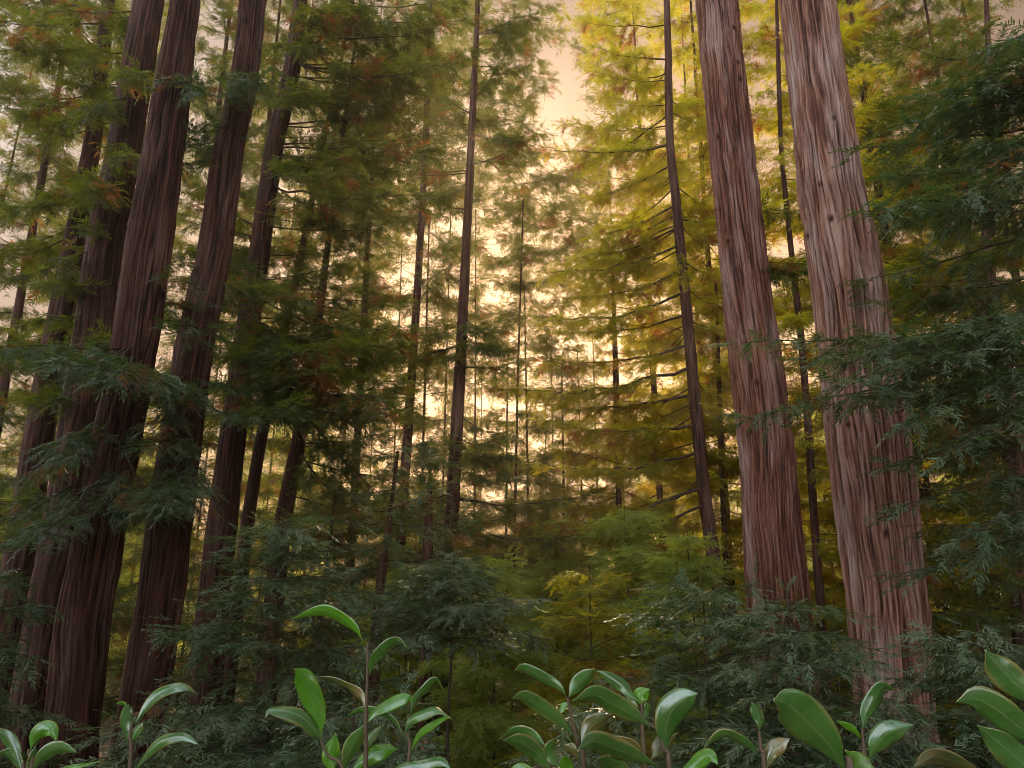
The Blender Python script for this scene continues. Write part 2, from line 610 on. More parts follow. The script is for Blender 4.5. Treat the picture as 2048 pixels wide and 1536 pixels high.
def build_trunk(path, mat, seed, seg=64, dz=0.12, amp=0.03, zfine=None, parent=None, origin=(0, 0, 0), knots=0):
    r = np.random.default_rng(seed)
    C, R = path
    z0, z1 = C[0, 2], C[-1, 2]
    zf = zfine if zfine is not None else z1
    zs = np.concatenate([np.arange(z0, min(zf, z1), dz), np.arange(min(zf, z1), z1, max(dz * 6, 0.5)), [z1]])
    cx = np.interp(zs, C[:, 2], C[:, 0])
    cy = np.interp(zs, C[:, 2], C[:, 1])
    rr = np.interp(zs, C[:, 2], R)
    # smooth the polyline
    k = np.ones(9) / 9
    if len(zs) > 30:
        pad = lambda a: np.concatenate([np.full(4, a[0]), a, np.full(4, a[-1])])
        rr = np.convolve(pad(rr), k, 'valid')
        cx = np.convolve(pad(cx), k, 'valid')
        cy = np.convolve(pad(cy), k, 'valid')
    th = np.arange(seg) / seg
    U, Z = np.meshgrid(th, zs)
    H = z1 - z0
    V = (Z - z0) / H
    circ = 2 * math.pi * rr.max()
    warp = (noise2(5, max(4, int(H / 3.5)), U, V, r) - 0.5) * 0.10 + (noise2(17, max(6, int(H / 0.9)), U, V, r) - 0.5) * 0.035
    Uw = U + warp * 0.6
    a = noise2(max(8, int(circ / 0.125)), max(4, int(H / 4.0)), Uw, V, r)
    a = a * 0.75 + 0.25 * noise2(max(12, int(circ / 0.07)), max(4, int(H / 1.2)), Uw, V, r)
    b = noise2(max(14, int(circ / 0.055)), max(6, int(H / 1.6)), Uw, V, r)
    c = noise2(max(20, int(circ / 0.035)), max(8, int(H / 0.5)), Uw, V, r)
    c2 = noise2(max(20, int(circ / 0.05)), max(8, int(H / 0.55)), Uw, V, r)
    ca = np.clip((1 - np.abs(2 * a - 1) - 0.76) / 0.24, 0, 1)
    cb = np.clip((1 - np.abs(2 * b - 1) - 0.72) / 0.28, 0, 1)
    ridge = np.clip(0.62 + 0.5 * (c - 0.5) + 0.5 * (c2 - 0.5) - 0.50 * ca - 0.24 * cb, 0, 1)
    big = noise2(4, max(3, int(H / 4)), U, V, r) - 0.5
    flut = np.clip((z0 + 7.5 - Z) / 7.5, 0, 1)
    lob = noise2(9, 3, U + 0.1 * warp, V, r) - 0.5
    rad = rr[:, None] * (1 + 0.07 * big + 0.12 * lob * flut) + amp * (ridge - 0.5) * 1.6
    for _ in range(knots):
        ku, kz = r.random(), r.uniform(z0 + 3, zf)
        rk = np.interp(kz, zs, rr)
        du = (np.abs(U - ku) + 0.5) % 1 - 0.5
        dist = np.hypot(du * 2 * math.pi * rk / 0.05, (Z - kz) / 0.07) * r.uniform(0.75, 1.3)
        g = np.exp(-dist ** 2)
        rad += 0.035 * np.exp(-(dist * 0.6) ** 2) - 0.06 * g
        ridge = ridge * (1 - 0.9 * np.clip(g * 1.4, 0, 1))
    X = cx[:, None] + rad * np.cos(U * 2 * math.pi)
    Yy = cy[:, None] + rad * np.sin(U * 2 * math.pi)
    v = np.stack([X, Yy, Z], -1)
    nz = len(zs)
    i = np.arange(nz - 1)[:, None] * seg
    j = np.arange(seg)[None]
    k2 = (j + 1) % seg
    q = np.stack([i + j, i + k2, i + seg + k2, i + seg + j], -1)
    mb = MB()
    mb.add(v, q, 0, ridge.ravel())
    me = mb.mesh('trunk', [mat], origin, True, 'ridge')
    return link('trunk', me, parent)


# ------------------------------------------------------------------ ground
def build_ground():
    xs = np.concatenate([-np.geomspace(150, 8, 60), np.linspace(-7.8, 7.8, 80), np.geomspace(8, 150, 60)])
    ys = np.concatenate([-np.geomspace(60, 3, 20), np.linspace(-2.8, 30, 150), np.geomspace(30.5, 150, 70)])
    X, Y = np.meshgrid(xs, ys)
    Z = ground_z(X, Y)
    r = np.random.default_rng(5)
    Z = Z + r.normal(0, 0.02, Z.shape) * (np.hypot(X, Y) < 60)
    mb = MB()
    n = len(xs)
    i = np.arange(len(ys) - 1)[:, None] * n
    j = np.arange(n - 1)[None]
    q = np.stack([i + j, i + j + 1, i + n + j + 1, i + n + j], -1)
    mb.add(np.stack([X, Y, Z], -1), q)
    m, nt, N, L = new_mat('forest_floor_litter')
    out = N.new('ShaderNodeOutputMaterial')
    p = N.new('ShaderNodeBsdfPrincipled')
    p.inputs['Roughness'].default_value = 0.95
    tc = N.new('ShaderNodeTexCoord')
    no = N.new('ShaderNodeTexNoise')
    no.inputs['Scale'].default_value = 6.0
    no.inputs['Detail'].default_value = 9
    L.new(tc.outputs['Object'], no.inputs['Vector'])
    cr = ramp(N, [(0.3, (0.035, 0.020, 0.012)), (0.5, (0.085, 0.045, 0.022)), (0.6, (0.05, 0.055, 0.02)), (0.75, (0.14, 0.08, 0.04))])
    L.new(no.outputs['Fac'], cr.inputs[0])
    L.new(cr.outputs[0], p.inputs['Base Color'])
    b = N.new('ShaderNodeBump')
    b.inputs['Distance'].default_value = 0.08
    L.new(no.outputs['Fac'], b.inputs['Height'])
    L.new(b.outputs[0], p.inputs['Normal'])
    L.new(p.outputs[0], out.inputs['Surface'])
    o = link('ground', mb.mesh('ground', [m], (0, 0, 0), True))
    o['kind'] = 'structure'


build_ground()

# ------------------------------------------------------------------ the trees
NB = {'n': 0}


def redwood(label, spec, Y, top_z, fol, seed, seg=64, dz=0.12, amp=0.03, clusters=(), limbs=(), bark='bark', knots=0,
            name='redwood_tree', zfine=None, crown=None, group=None, lod=1, extra=None):
    """trunk + boughs. clusters: (n, v0, v1, (ua, ub, va, vb), (dYa, dYb), size); limbs: single visible limbs
    (v on trunk, (u, v) of the tip, dY); crown: (z0, z1, n, length, lod) boughs all round the stem"""
    r = np.random.default_rng(seed)
    path = trunk_path(spec, Y, top_z)
    base = path[0][0].copy()
    base[2] += 0.4
    t = thing(name, label, 'tree', base, group)
    build_trunk(path, M[bark], seed, seg, dz, amp, zfine, t, base, knots)
    mb = MB()
    C, R = path

    def z_of_v(v):
        zz = np.linspace(C[0, 2], C[-1, 2], 400)
        pp = np.stack([np.interp(zz, C[:, 2], C[:, 0]), np.interp(zz, C[:, 2], C[:, 1]), zz], -1)
        _, vv, _ = pix(pp)
        return float(np.interp(v, vv[::-1], zz[::-1]))
    for (n, v0, v1, box, dY, size) in clusters:
        for _ in range(n):
            u = r.uniform(box[0], box[1])
            v = r.uniform(box[2], box[3])
            y = Y + r.uniform(*dY)
            P1 = at(u, v, y)
            z = z_of_v(np.clip(v0 + (v - box[2]) / max(1, box[3] - box[2]) * (v1 - v0) + r.normal(0, 15), v0 - 20, v1 + 20))
            c, rad = trunk_at(path, z)
            hv = P1 - c
            P0 = c + hv / np.linalg.norm(hv) * rad * 0.7
            bough(mb, P0, P1, r, lod, sag=r.uniform(0.0, 0.12), size=size, bare=0.25, gap=0.30 * size / 0.6, spread=0.30)
    for i, lb in enumerate(limbs):
        v, (ut, vt), dy = lb[:3]
        sz = lb[3] if len(lb) > 3 else 0.6
        z = z_of_v(v)
        c, rad = trunk_at(path, z)
        P1 = at(ut, vt, Y + dy)
        hv = P1 - c
        P0 = c + hv / np.linalg.norm(hv) * rad * 0.7
        wmb = MB()
        Lh = np.linalg.norm(hv)
        bough(mb, P0, P1, r, lod, sag=0.06, size=sz, bare=0.16, gap=0.27, spread=0.24, wood=0.030, woodmb=wmb)
        link('branch', wmb.mesh('branch', [M['twig']], base, True), t)
    if crown:
        z0, z1, n, ln, cl = crown[:5]
        filt = crown[5] if len(crown) > 5 else True
        ga = r.uniform(0, 6.28)
        for i in range(n):
            f = (i + r.random()) / n
            z = z0 + (z1 - z0) * f
            ga += 2.39996 + r.normal(0, 0.25)
            l = ln * (0.35 + 0.65 * math.sin(min(1.0, f * 1.5 + 0.25) * math.pi / 2)) * (1 - 0.75 * max(0, f - 0.4) / 0.6) * r.uniform(0.65, 1.2)
            c, rad = trunk_at(path, z)
            d = np.array([math.cos(ga), math.sin(ga), 0])
            rise = r.uniform(-0.35, 0.1) + 0.25 * f
            P1 = c + d * l + np.array([0, 0, rise * l])
            if filt and r.random() < openness(c * 0.3 + P1 * 0.7):
                continue
            bough(mb, c + d * rad * 0.7, P1, r, cl, sag=r.uniform(0, 0.10), size=0.62 if cl < 2 else (0.85 if cl == 2 else 1.1),
                  gap=0.34 if cl < 2 else (0.50 if cl == 2 else 0.75), spread=0.34)
    if extra:
        extra(mb, path, r)
    if mb.n:
        link('crown', mb.mesh('crown', [M[fol], M['twig']], base), t)
    return t


# the two great trunks on the right
redwood('huge redwood with pale furrowed bark, the thicker of the two great trunks',
        [(1614, 0, 99), (1662, 380, 118), (1700, 600, 134), (1737, 900, 148), (1774, 1200, 146), (1788, 1400, 142)], 14.0, 34,
        'near', 11, seg=330, dz=0.035, amp=0.062, zfine=16.5, knots=34, lod=0)
redwood('big redwood with reddish furrowed bark, just left of the thickest trunk on the right',
        [(1432, 0, 78), (1462, 300, 84), (1495, 600, 90), (1532, 900, 104), (1552, 1160, 118)], 17.0, 36,
        'mid', 12, bark='bark_red', seg=300, dz=0.04, amp=0.058, zfine=19.5, knots=30,
        clusters=[(4, 380, 520, (1545, 1640, 380, 560), (-1, 2), 0.6)])

# slender redwood between, with long bare limbs and golden backlit foliage
gold_limbs = [(410, (1180, 470), -1.0), (455, (1150, 520), 0.5), (490, (1090, 545), -0.5), (540, (1150, 600), 1.0),
              (585, (1080, 640), -1.5), (630, (1130, 665), 0.6), (690, (1090, 725), -0.5), (735, (1000, 775), -1.2),
              (790, (1060, 800), 0.5), (850, (1090, 835), -1.5), (905, (1080, 930), -1.0), (975, (1040, 1050), -1.5),
              (1010, (1130, 1060), -2.5), (290, (1100, 290), -0.5), (230, (1160, 330), 0.8), (120, (1180, 90), -0.6), (330, (1200, 390), 1.6),
              (440, (1440, 430), 1.5), (520, (1450, 560), 2.0), (640, (1460, 650), 2.5), (760, (1450, 800), 2.0)]
redwood('slender redwood left of the great trunks, its long thin limbs hung with golden foliage',
        [(1333, 0, 13), (1340, 300, 16), (1352, 400, 18), (1371, 600, 21), (1390, 800, 24), (1410, 1000, 26), (1422, 1080, 28)], 25.0, 34,
        'gold', 13, seg=40, dz=0.15, amp=0.012, bark='bark_shaded', zfine=22, limbs=gold_limbs,
        clusters=[(26, 120, 1000, (1200, 1470, 150, 1060), (-1.0, 3.5), 0.62), (16, 300, 1000, (1150, 1400, 380, 1050), (0.5, 3.5), 0.62),
                  (8, 20, 300, (1090, 1430, 0, 300), (-1, 2), 0.6)])

# left group of tall redwoods
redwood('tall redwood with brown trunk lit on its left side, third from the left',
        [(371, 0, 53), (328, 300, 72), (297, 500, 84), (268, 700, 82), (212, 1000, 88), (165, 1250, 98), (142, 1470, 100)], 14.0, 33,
        'near', 21, seg=240, dz=0.05, amp=0.042, zfine=16.5, knots=22, bark='bark_shaded', lod=0,
        clusters=[(9, 680, 780, (0, 480, 680, 860), (-4.5, 0.5), 0.42), (10, 760, 960, (-40, 460, 800, 1130), (-5, 0), 0.40), (5, 250, 600, (330, 450, 200, 600), (-1, 2), 0.5), (3, 140, 180, (370, 450, 130, 190), (-1.5, 0), 0.55),
                  (4, 480, 700, (370, 430, 500, 700), (0, 2), 0.5)])
redwood('tall dark redwood, fourth from the left, its foot behind the small leafy shoot',
        [(506, 0, 48), (490, 150, 50), (457, 300, 56), (430, 500, 62), (388, 700, 70), (345, 1000, 82), (322, 1200, 86), (290, 1390, 88)], 15.0, 34,
        'near', 22, seg=220, dz=0.055, amp=0.040, zfine=17.5, knots=20, bark='bark_shaded', lod=0,
        clusters=[(4, 150, 200, (400, 560, 140, 200), (-2, 0), 0.55), (10, 740, 960, (230, 500, 760, 1060), (-3.5, 0), 0.42), (6, 200, 700, (380, 560, 250, 720), (0, 2.5), 0.5)])
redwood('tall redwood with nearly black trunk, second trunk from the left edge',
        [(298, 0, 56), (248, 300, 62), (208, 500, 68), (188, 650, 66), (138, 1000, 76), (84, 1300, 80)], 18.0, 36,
        'mid', 23, seg=110, dz=0.09, amp=0.026, zfine=21, knots=12, bark='bark_shaded',
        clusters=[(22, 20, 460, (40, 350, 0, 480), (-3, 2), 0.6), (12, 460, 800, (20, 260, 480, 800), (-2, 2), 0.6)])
redwood('narrow leaning redwood, leftmost of the tall trunks, half hidden by its own foliage',
        [(216, 0, 23), (190, 260, 30), (165, 400, 36), (128, 600, 46), (92, 780, 50), (50, 1050, 56), (10, 1300, 62)], 20.0, 36,
        'mid', 24, seg=80, dz=0.12, amp=0.022, zfine=23, bark='bark_shaded',
        limbs=[(60, (300, 40), -1), (110, (20, 90), 0.5), (190, (0, 190), -1), (250, (330, 225), 1), (330, (60, 420), -1.5), (520, (0, 560), -1)],
        clusters=[(24, 0, 560, (-60, 240, -20, 600), (-3, 3), 0.62), (16, 600, 980, (-60, 160, 600, 1060), (-3, 1.5), 0.62)])
redwood('dark redwood with a long limb rising right near its top, fifth tall trunk',
        [(601, 0, 25), (582, 150, 33), (547, 300, 36), (520, 500, 40), (488, 700, 44), (462, 900, 52), (440, 1080, 60), (412, 1350, 66)], 19.0, 34,
        'mid', 25, seg=90, dz=0.10, amp=0.020, zfine=22, knots=8, bark='bark_shaded',
        limbs=[(150, (735, -40), -1.0), (185, (700, 185), -1.0), (305, (760, 345), -0.5), (330, (690, 310), -2), (640, (660, 700), -2), (480, (440, 440), 1),
               (560, (430, 500), 1.5), (700, (400, 640), 1), (900, (380, 860), 1), (1000, (390, 950), 1)],
        clusters=[(20, 120, 420, (540, 880, 90, 430), (-3.5, 2.5), 0.6), (16, 0, 200, (600, 960, -20, 200), (-2.5, 1.5), 0.6), (12, 300, 900, (380, 540, 250, 900), (0, 3), 0.6),
                  (18, 520, 760, (450, 820, 570, 830), (-5, -1.5), 0.62), (8, 420, 700, (560, 800, 420, 640), (-2, 2), 0.6)])
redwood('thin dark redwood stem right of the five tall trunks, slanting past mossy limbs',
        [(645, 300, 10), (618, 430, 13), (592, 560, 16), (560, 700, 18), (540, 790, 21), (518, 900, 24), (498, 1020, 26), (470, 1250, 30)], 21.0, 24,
        'mid', 26, seg=40, dz=0.15, amp=0.010, zfine=20, bark='bark_shaded',
        clusters=[(8, 420, 760, (500, 720, 420, 760), (-1, 2), 0.6)])
redwood('crooked dark redwood stem with a drooping limb, between the fifth and the central trunk',
        [(655, 500, 12), (636, 640, 18), (613, 760, 25), (598, 880, 29), (582, 960, 32), (564, 1050, 36), (545, 1250, 42)], 19.5, 22,
        'mid', 27, seg=44, dz=0.12, amp=0.012, zfine=18, bark='bark_shaded',
        limbs=[(820, (790, 1010), -1.0), (900, (700, 1010), -1.5), (640, (790, 700), -1.0), (1060, (700, 1060), -1)],
        clusters=[(8, 640, 900, (560, 860, 640, 900), (-1, 2), 0.6), (8, 880, 1100, (560, 860, 900, 1120), (-2, 1.5), 0.6)])

# central trunks
redwood('straight redwood trunk in the centre of the view, glowing against the bright sky',
        [(950, 120, 12), (937, 400, 17), (922, 700, 22), (911, 900, 26), (900, 1100, 30), (886, 1400, 34), (880, 1530, 35)], 24.0, 32,
        'mid', 31, seg=60, dz=0.12, amp=0.016, zfine=22, bark='bark_shaded', knots=6,
        limbs=[(880, (1040, 960), -1.5), (690, (760, 720), 1), (660, (1010, 660), -1.5), (735, (1050, 720), 1), (985, (800, 1010), -1.5),
               (1060, (1180, 1065), -1.5), (1000, (1180, 985), 0.5), (200, (1010, 110), 0.5), (230, (870, 170), 1), (330, (1040, 290), -1), (420, (860, 400), 0)],
        clusters=[(8, 840, 940, (840, 1040, 860, 980), (-3, -0.5), 0.6), (9, 630, 700, (780, 1010, 640, 720), (-3, 1), 0.55),
                  (12, 1100, 1300, (760, 980, 1080, 1280), (-3, 0), 0.6), (16, 40, 420, (780, 1090, 20, 430), (-2.5, 2.5), 0.55),
                  (6, 960, 1060, (800, 1100, 960, 1060), (-1, 2), 0.6)])
redwood('faint thin trunk left of the central trunk, paler with distance',
        [(858, 100, 9), (852, 280, 12), (836, 560, 15), (820, 800, 18), (806, 1000, 21), (790, 1300, 24)], 33.0, 36,
        'mid', 32, seg=36, dz=0.25, amp=0.010, zfine=28, bark='bark_shaded', crown=(4, 35, 60, 3.6, 2))
redwood('short dark trunk close beside the foot of the central trunk',
        [(856, 1080, 22), (852, 1250, 24), (848, 1530, 27)], 22.5, 5.2,
        'mid', 33, seg=36, dz=0.12, amp=0.012, bark='bark_shaded', crown=(1.2, 5.4, 14, 2.2, 1, False))
redwood('small dark trunk standing behind the tall leafy shoot',
        [(768, 1120, 16), (757, 1200, 20), (750, 1300, 24), (742, 1420, 27)], 17.0, 4.6,
        'near', 34, seg=36, dz=0.12, amp=0.012, bark='bark_shaded', crown=(1.0, 4.8, 16, 2.0, 1, False))
redwood('very thin bare stem behind the arched bright green leaf',
        [(660, 1080, 8), (648, 1180, 10), (636, 1290, 12)], 18.0, 3.8, 'mid', 35, seg=20, dz=0.2, amp=0.004, bark='bark_shaded',
        name='young_redwood', crown=(1.8, 4.0, 10, 1.4, 1, False))
redwood('very thin bare stem right of the slender golden limbed redwood',
        [(1432, 560, 6), (1438, 760, 8), (1444, 950, 10)], 27.0, 14, 'gold', 36, seg=20, dz=0.3, amp=0.004, bark='bark_shaded',
        name='young_redwood', crown=(4, 14, 26, 2.2, 2, False))

# right side
redwood('dark slanting redwood trunk at the right edge, bare below its green foliage',
        [(1975, 60, 10), (1985, 330, 16), (1972, 520, 24), (1992, 650, 30), (2010, 740, 32), (2035, 1000, 38), (2050, 1300, 44)], 19.0, 24,
        'mid', 41, seg=44, dz=0.15, amp=0.014, bark='bark_shaded',
        limbs=[(570, (1830, 610), -1), (600, (1850, 670), -1), (640, (1770, 700), -0.5), (560, (2120, 560), -1)],
        clusters=[(30, 40, 700, (1720, 2080, 20, 720), (-3, 3), 0.62), (18, 700, 1250, (1800, 2080, 740, 1260), (-3, 2), 0.62)])
redwood('thin redwood trunk glimpsed in the gap between the two great trunks',
        [(1556, 100, 8), (1562, 300, 9), (1582, 500, 11), (1600, 650, 13), (1612, 800, 14), (1640, 1200, 17)], 24.0, 30,
        'gold', 42, seg=30, dz=0.2, amp=0.012, bark='bark_shaded',
        clusters=[(16, 30, 420, (1480, 1680, 30, 420), (-2, 2), 0.6), (14, 420, 1100, (1520, 1720, 430, 1100), (-3, 1), 0.6)])


def right_boughs(mb, path, r):
    # long boughs reaching in from the right across the great trunks
    sets = [
        ((2140, 640), (1640, 715), 10.2), ((2140, 660), (1700, 760), 9.6), ((2140, 600), (1760, 700), 10.6),
        ((2150, 700), (1480, 690), 12.0), ((2150, 700), (1500, 835), 11.6), ((2150, 760), (1680, 800), 10.4),
        ((2150, 690), (1830, 840), 9.8), ((2150, 760), (1900, 900), 9.6), ((2140, 850), (1760, 940), 10.8),
        ((2150, 930), (1800, 1010), 10.6), ((2150, 980), (1880, 1090), 10.0), ((2150, 1050), (1800, 1150), 11.0)]
    for a, b, y in sets:
        bough(mb, at(a[0], a[1], 11.0), at(b[0], b[1], y), r, 0, sag=-0.02, size=0.55, gap=0.24, spread=0.20, bare=0.12)
    for _ in range(21):
        v = r.uniform(-60, 560)
        b = (r.uniform(1680, 2020) - 0.03 * v * 0, v + r.uniform(-10, 130))
        bough(mb, at(2150, v, 11.5), at(b[0], b[1], r.uniform(10.0, 13.5)), r, 0, sag=0.02, size=0.58, gap=0.27, spread=0.25, bare=0.15)
    for _ in range(10):
        v = r.uniform(760, 1250)
        bough(mb, at(2150, v, 11.5), at(r.uniform(1800, 2040), v + r.uniform(-10, 110), r.uniform(10.5, 13.5)), r, 0, size=0.58, gap=0.27, spread=0.25)


redwood('redwood whose blue green boughs reach in from the right edge over great trunks',
        [(2290, 0, 60), (2250, 600, 80), (2270, 1200, 100)], 12.0, 22, 'near', 43, seg=40, dz=0.25, amp=0.03, extra=right_boughs)


# understory saplings: cone of boughs round a thin stem
def sapling(label, u, v_top, Y, radius, n, seed, lod=0, fol='near', size=0.43, zlow=None, name='young_redwood', tip=False):
    r = np.random.default_rng(seed)
    top = at(u, v_top, Y)
    gz = float(ground_z(top[0], top[1]))
    base = np.array([top[0], top[1], gz])
    t = thing(name, label, 'young tree', base)
    wmb = MB()
    zs = np.linspace(gz - 0.2, top[2], 14)
    px_ = top[0] + np.cumsum(r.normal(0, 0.012, 14))
    line = np.stack([px_, np.full(14, top[1]), zs], -1)
    tube(wmb, line, np.linspace(0.05, 0.008, 14), 8, 0)
    link('trunk', wmb.mesh('trunk', [M['twig']], base, True), t)
    mb = MB()
    ga = r.uniform(0, 6)
    z0 = gz + 0.3 if zlow is None else zlow
    for i in range(n):
        f = (i + r.random()) / n
        z = z0 + (top[2] - 0.1 - z0) * f
        ga += 2.4 + r.normal(0, 0.2)
        l = radius * (1 - 0.82 * f ** 1.3) * r.uniform(0.7, 1.15)
        x = np.interp(z, zs, px_)
        P0 = np.array([x, top[1], z])
        P1 = P0 + np.array([math.cos(ga) * l, math.sin(ga) * l, l * r.uniform(-0.1, 0.35)])
        bough(mb, P0, P1, r, lod, sag=-0.05, size=size, gap=0.17, spread=0.34, wood=0.014, bare=0.12)
    if tip:
        for s in (-1, 1):
            e = top + np.array([0.10 * s, 0, 0.16])
            tube(mb, [top - np.array([0, 0, 0.05]), (top + e) / 2, e], [0.007, 0.005, 0.003], 4, 1)
            place_sprays(mb, [(top + (e - top) * k, e - top, 0.12, 0.5) for k in (0.1, 0.4, 0.7)], lod, r)
    link('crown', mb.mesh('crown', [M[fol], M['twig']], base), t)
    return t


sapling('young redwood with a forked V shaped tip, before the redder great trunk', 1575, 1185, 9.0, 2.0, 46, 51, tip=True)
sapling('young redwood spreading grey green sprays left of the fork tipped one', 1400, 1150, 10.5, 2.3, 44, 52)
sapling('young redwood in front of the foot of the thickest trunk', 1730, 1370, 8.0, 1.5, 26, 53, size=0.42)
sapling('dense young redwood at the right edge behind the largest glossy leaves', 1950, 1240, 8.5, 1.9, 40, 54)
sapling('young redwood with drooping brown tinged sprays before the foot of the central trunk', 905, 1110, 13.5, 1.7, 26, 55, fol='near', zlow=float(at(905, 1290, 13.5)[2]))
sapling('full young redwood left of the tall leafy shoot, its sprays layered down to the bottom', 560, 1030, 10.5, 2.6, 64, 56)
sapling('young redwood behind the small leafy shoot at the lower left', 300, 1410, 7.5, 1.1, 24, 57, size=0.4)
sapling('shaded young redwood at the left edge below the tall trunks', -10, 1080, 10.5, 1.7, 34, 58)
sapling('young redwood filling the lower middle between the leafy shoots', 700, 1380, 8.5, 1.5, 26, 59, size=0.42)
sapling('young redwood low in the middle behind the central glossy leaves', 1180, 1370, 9.0, 1.4, 22, 60, size=0.42)
sapling('yellowish young redwood in the lower middle, hanging dry brown sprays', 1180, 1130, 14.0, 2.2, 40, 61, lod=1, fol='gold')

for k, (lab, u, vt, Y, rad, n) in enumerate([
        ('pale green young tree in the hazy hollow right of the central trunk', 990, 1110, 21.0, 2.4, 60),
        ('pale green young tree in the hazy hollow below the golden crowns', 1110, 1030, 24.0, 2.8, 66),
        ('broad pale young tree left of the foot of the slender limbed redwood', 1250, 1010, 22.0, 3.0, 70),
        ('low pale young tree behind the fork tipped one', 1380, 1060, 18.0, 2.4, 56),
        ('pale young tree low between the central trunk and the small dark trunk', 820, 1080, 24.0, 2.4, 56)]):
    sapling(lab, u, vt, Y, rad, n, 70 + k, lod=1, fol='pale', size=0.5, zlow=None)

# ------------------------------------------------------------------ background trees
bg = [  # u of the stem, Y, top z, crown length, n boughs, foliage
    (-60, 27, 34, 4.2, 110, 'mid'), (100, 33, 38, 4.2, 100, 'far'), (330, 30, 36, 4.0, 100, 'mid'), (450, 27, 31, 3.8, 90, 'mid'),
    (700, 29, 26, 4.0, 100, 'mid'), (610, 40, 40, 4.4, 90, 'far'), (780, 42, 40, 4.4, 90, 'far'), (1010, 45, 33, 4.4, 80, 'far'),
    (1130, 38, 24, 4.6, 90, 'far'), (1240, 33, 35, 4.6, 120, 'gold'), (1330, 38, 42, 5.0, 120, 'gold'), (1460, 31, 36, 4.4, 120, 'gold'),
    (1580, 28, 32, 4.2, 110, 'gold'), (1730, 26, 32, 4.4, 120, 'gold'), (1880, 27, 33, 4.4, 120, 'mid'), (2060, 26, 28, 4.2, 110, 'mid'),
    (1800, 36, 44, 4.8, 110, 'mid'), (1960, 38, 36, 4.8, 90, 'far'), (2150, 33, 38, 4.5, 80, 'mid'), (220, 44, 46, 4.6, 80, 'far'),
    (-160, 38, 44, 4.6, 80, 'far'), (900, 52, 36, 4.8, 70, 'far'), (1090, 58, 30, 5.0, 70, 'far'), (1420, 48, 50, 5.0, 90, 'gold'), (1020, 33, 37, 3.6, 120, 'far'),
    (1110, 50, 33, 4.4, 90, 'far'), (960, 62, 40, 5.0, 80, 'far'), (840, 36, 38, 4.0, 100, 'far'), (1200, 55, 40, 4.8, 90, 'far'),
    (730, 56, 50, 5.0, 80, 'far'), (30, 46, 52, 5.0, 110, 'far'), (380, 50, 56, 5.0, 110, 'far'), (520, 48, 52, 5.0, 110, 'far'),
    (660, 47, 50, 4.6, 110, 'far'), (880, 46, 50, 4.6, 110, 'far'), (950, 41, 44, 4.2, 110, 'far'), (1060, 47, 40, 4.4, 110, 'far'),
    (1170, 44, 29, 4.4, 110, 'far'), (150, 56, 60, 5.0, 100, 'far'), (1255, 44, 52, 4.6, 100, 'far')]
bg_labels = [
    'leafy redwood beyond the tall trunks at the far left edge', 'distant redwood seen between the leftmost trunks',
    'redwood crown showing between the third and fourth tall trunks', 'redwood crown showing between the fourth and fifth tall trunks',
    'bushy redwood behind the crooked dark stem', 'distant redwood high behind the fifth tall trunk',
    'distant redwood left of the faint thin trunk', 'thin crowned distant redwood just right of the central trunk',
    'round topped distant tree in the middle below the open sky', 'golden backlit redwood just right of the open sky',
    'tall golden redwood behind the slender trunk with long limbs', 'golden redwood immediately left of the second great trunk',
    'yellow green redwood glimpsed between the two great trunks', 'yellow and orange redwood immediately right of the thickest trunk',
    'dark green redwood behind the boughs at the upper right', 'dark redwood at the far right edge behind the slanting trunk',
    'tall redwood behind the thickest trunk at the top', 'distant redwood with pale sky behind it at the upper right corner',
    'redwood beyond the right edge', 'distant redwood high between the second and third tall trunks',
    'distant redwood beyond the left edge', 'hazy redwood far behind the central trunk', 'hazy low tree far off under the open sky',
    'tall distant redwood behind the golden crowns', 'feathery pale redwood just right of the central trunk, left of the open sky',
    'hazy spired redwood under the open sky', 'faint distant redwood behind the central trunk', 'redwood crown just left of the central trunk',
    'faint redwood behind the edge of the golden crowns', 'faint redwood far behind the bushy one',
    'hazy redwood high at the upper left corner', 'hazy redwood behind the gap right of the third tall trunk',
    'hazy redwood behind the gap left of the fifth tall trunk', 'hazy redwood right of the fifth tall trunk near the top',
    'hazy redwood crown left of the central trunk near the top', 'pale redwood crown directly behind the top of the central trunk',
    'pale redwood crown below the open patch of sky', 'pale pointed redwood right under the open patch of sky',
    'faint redwood behind the second tall trunk', 'pale redwood bordering the golden crowns at the top']
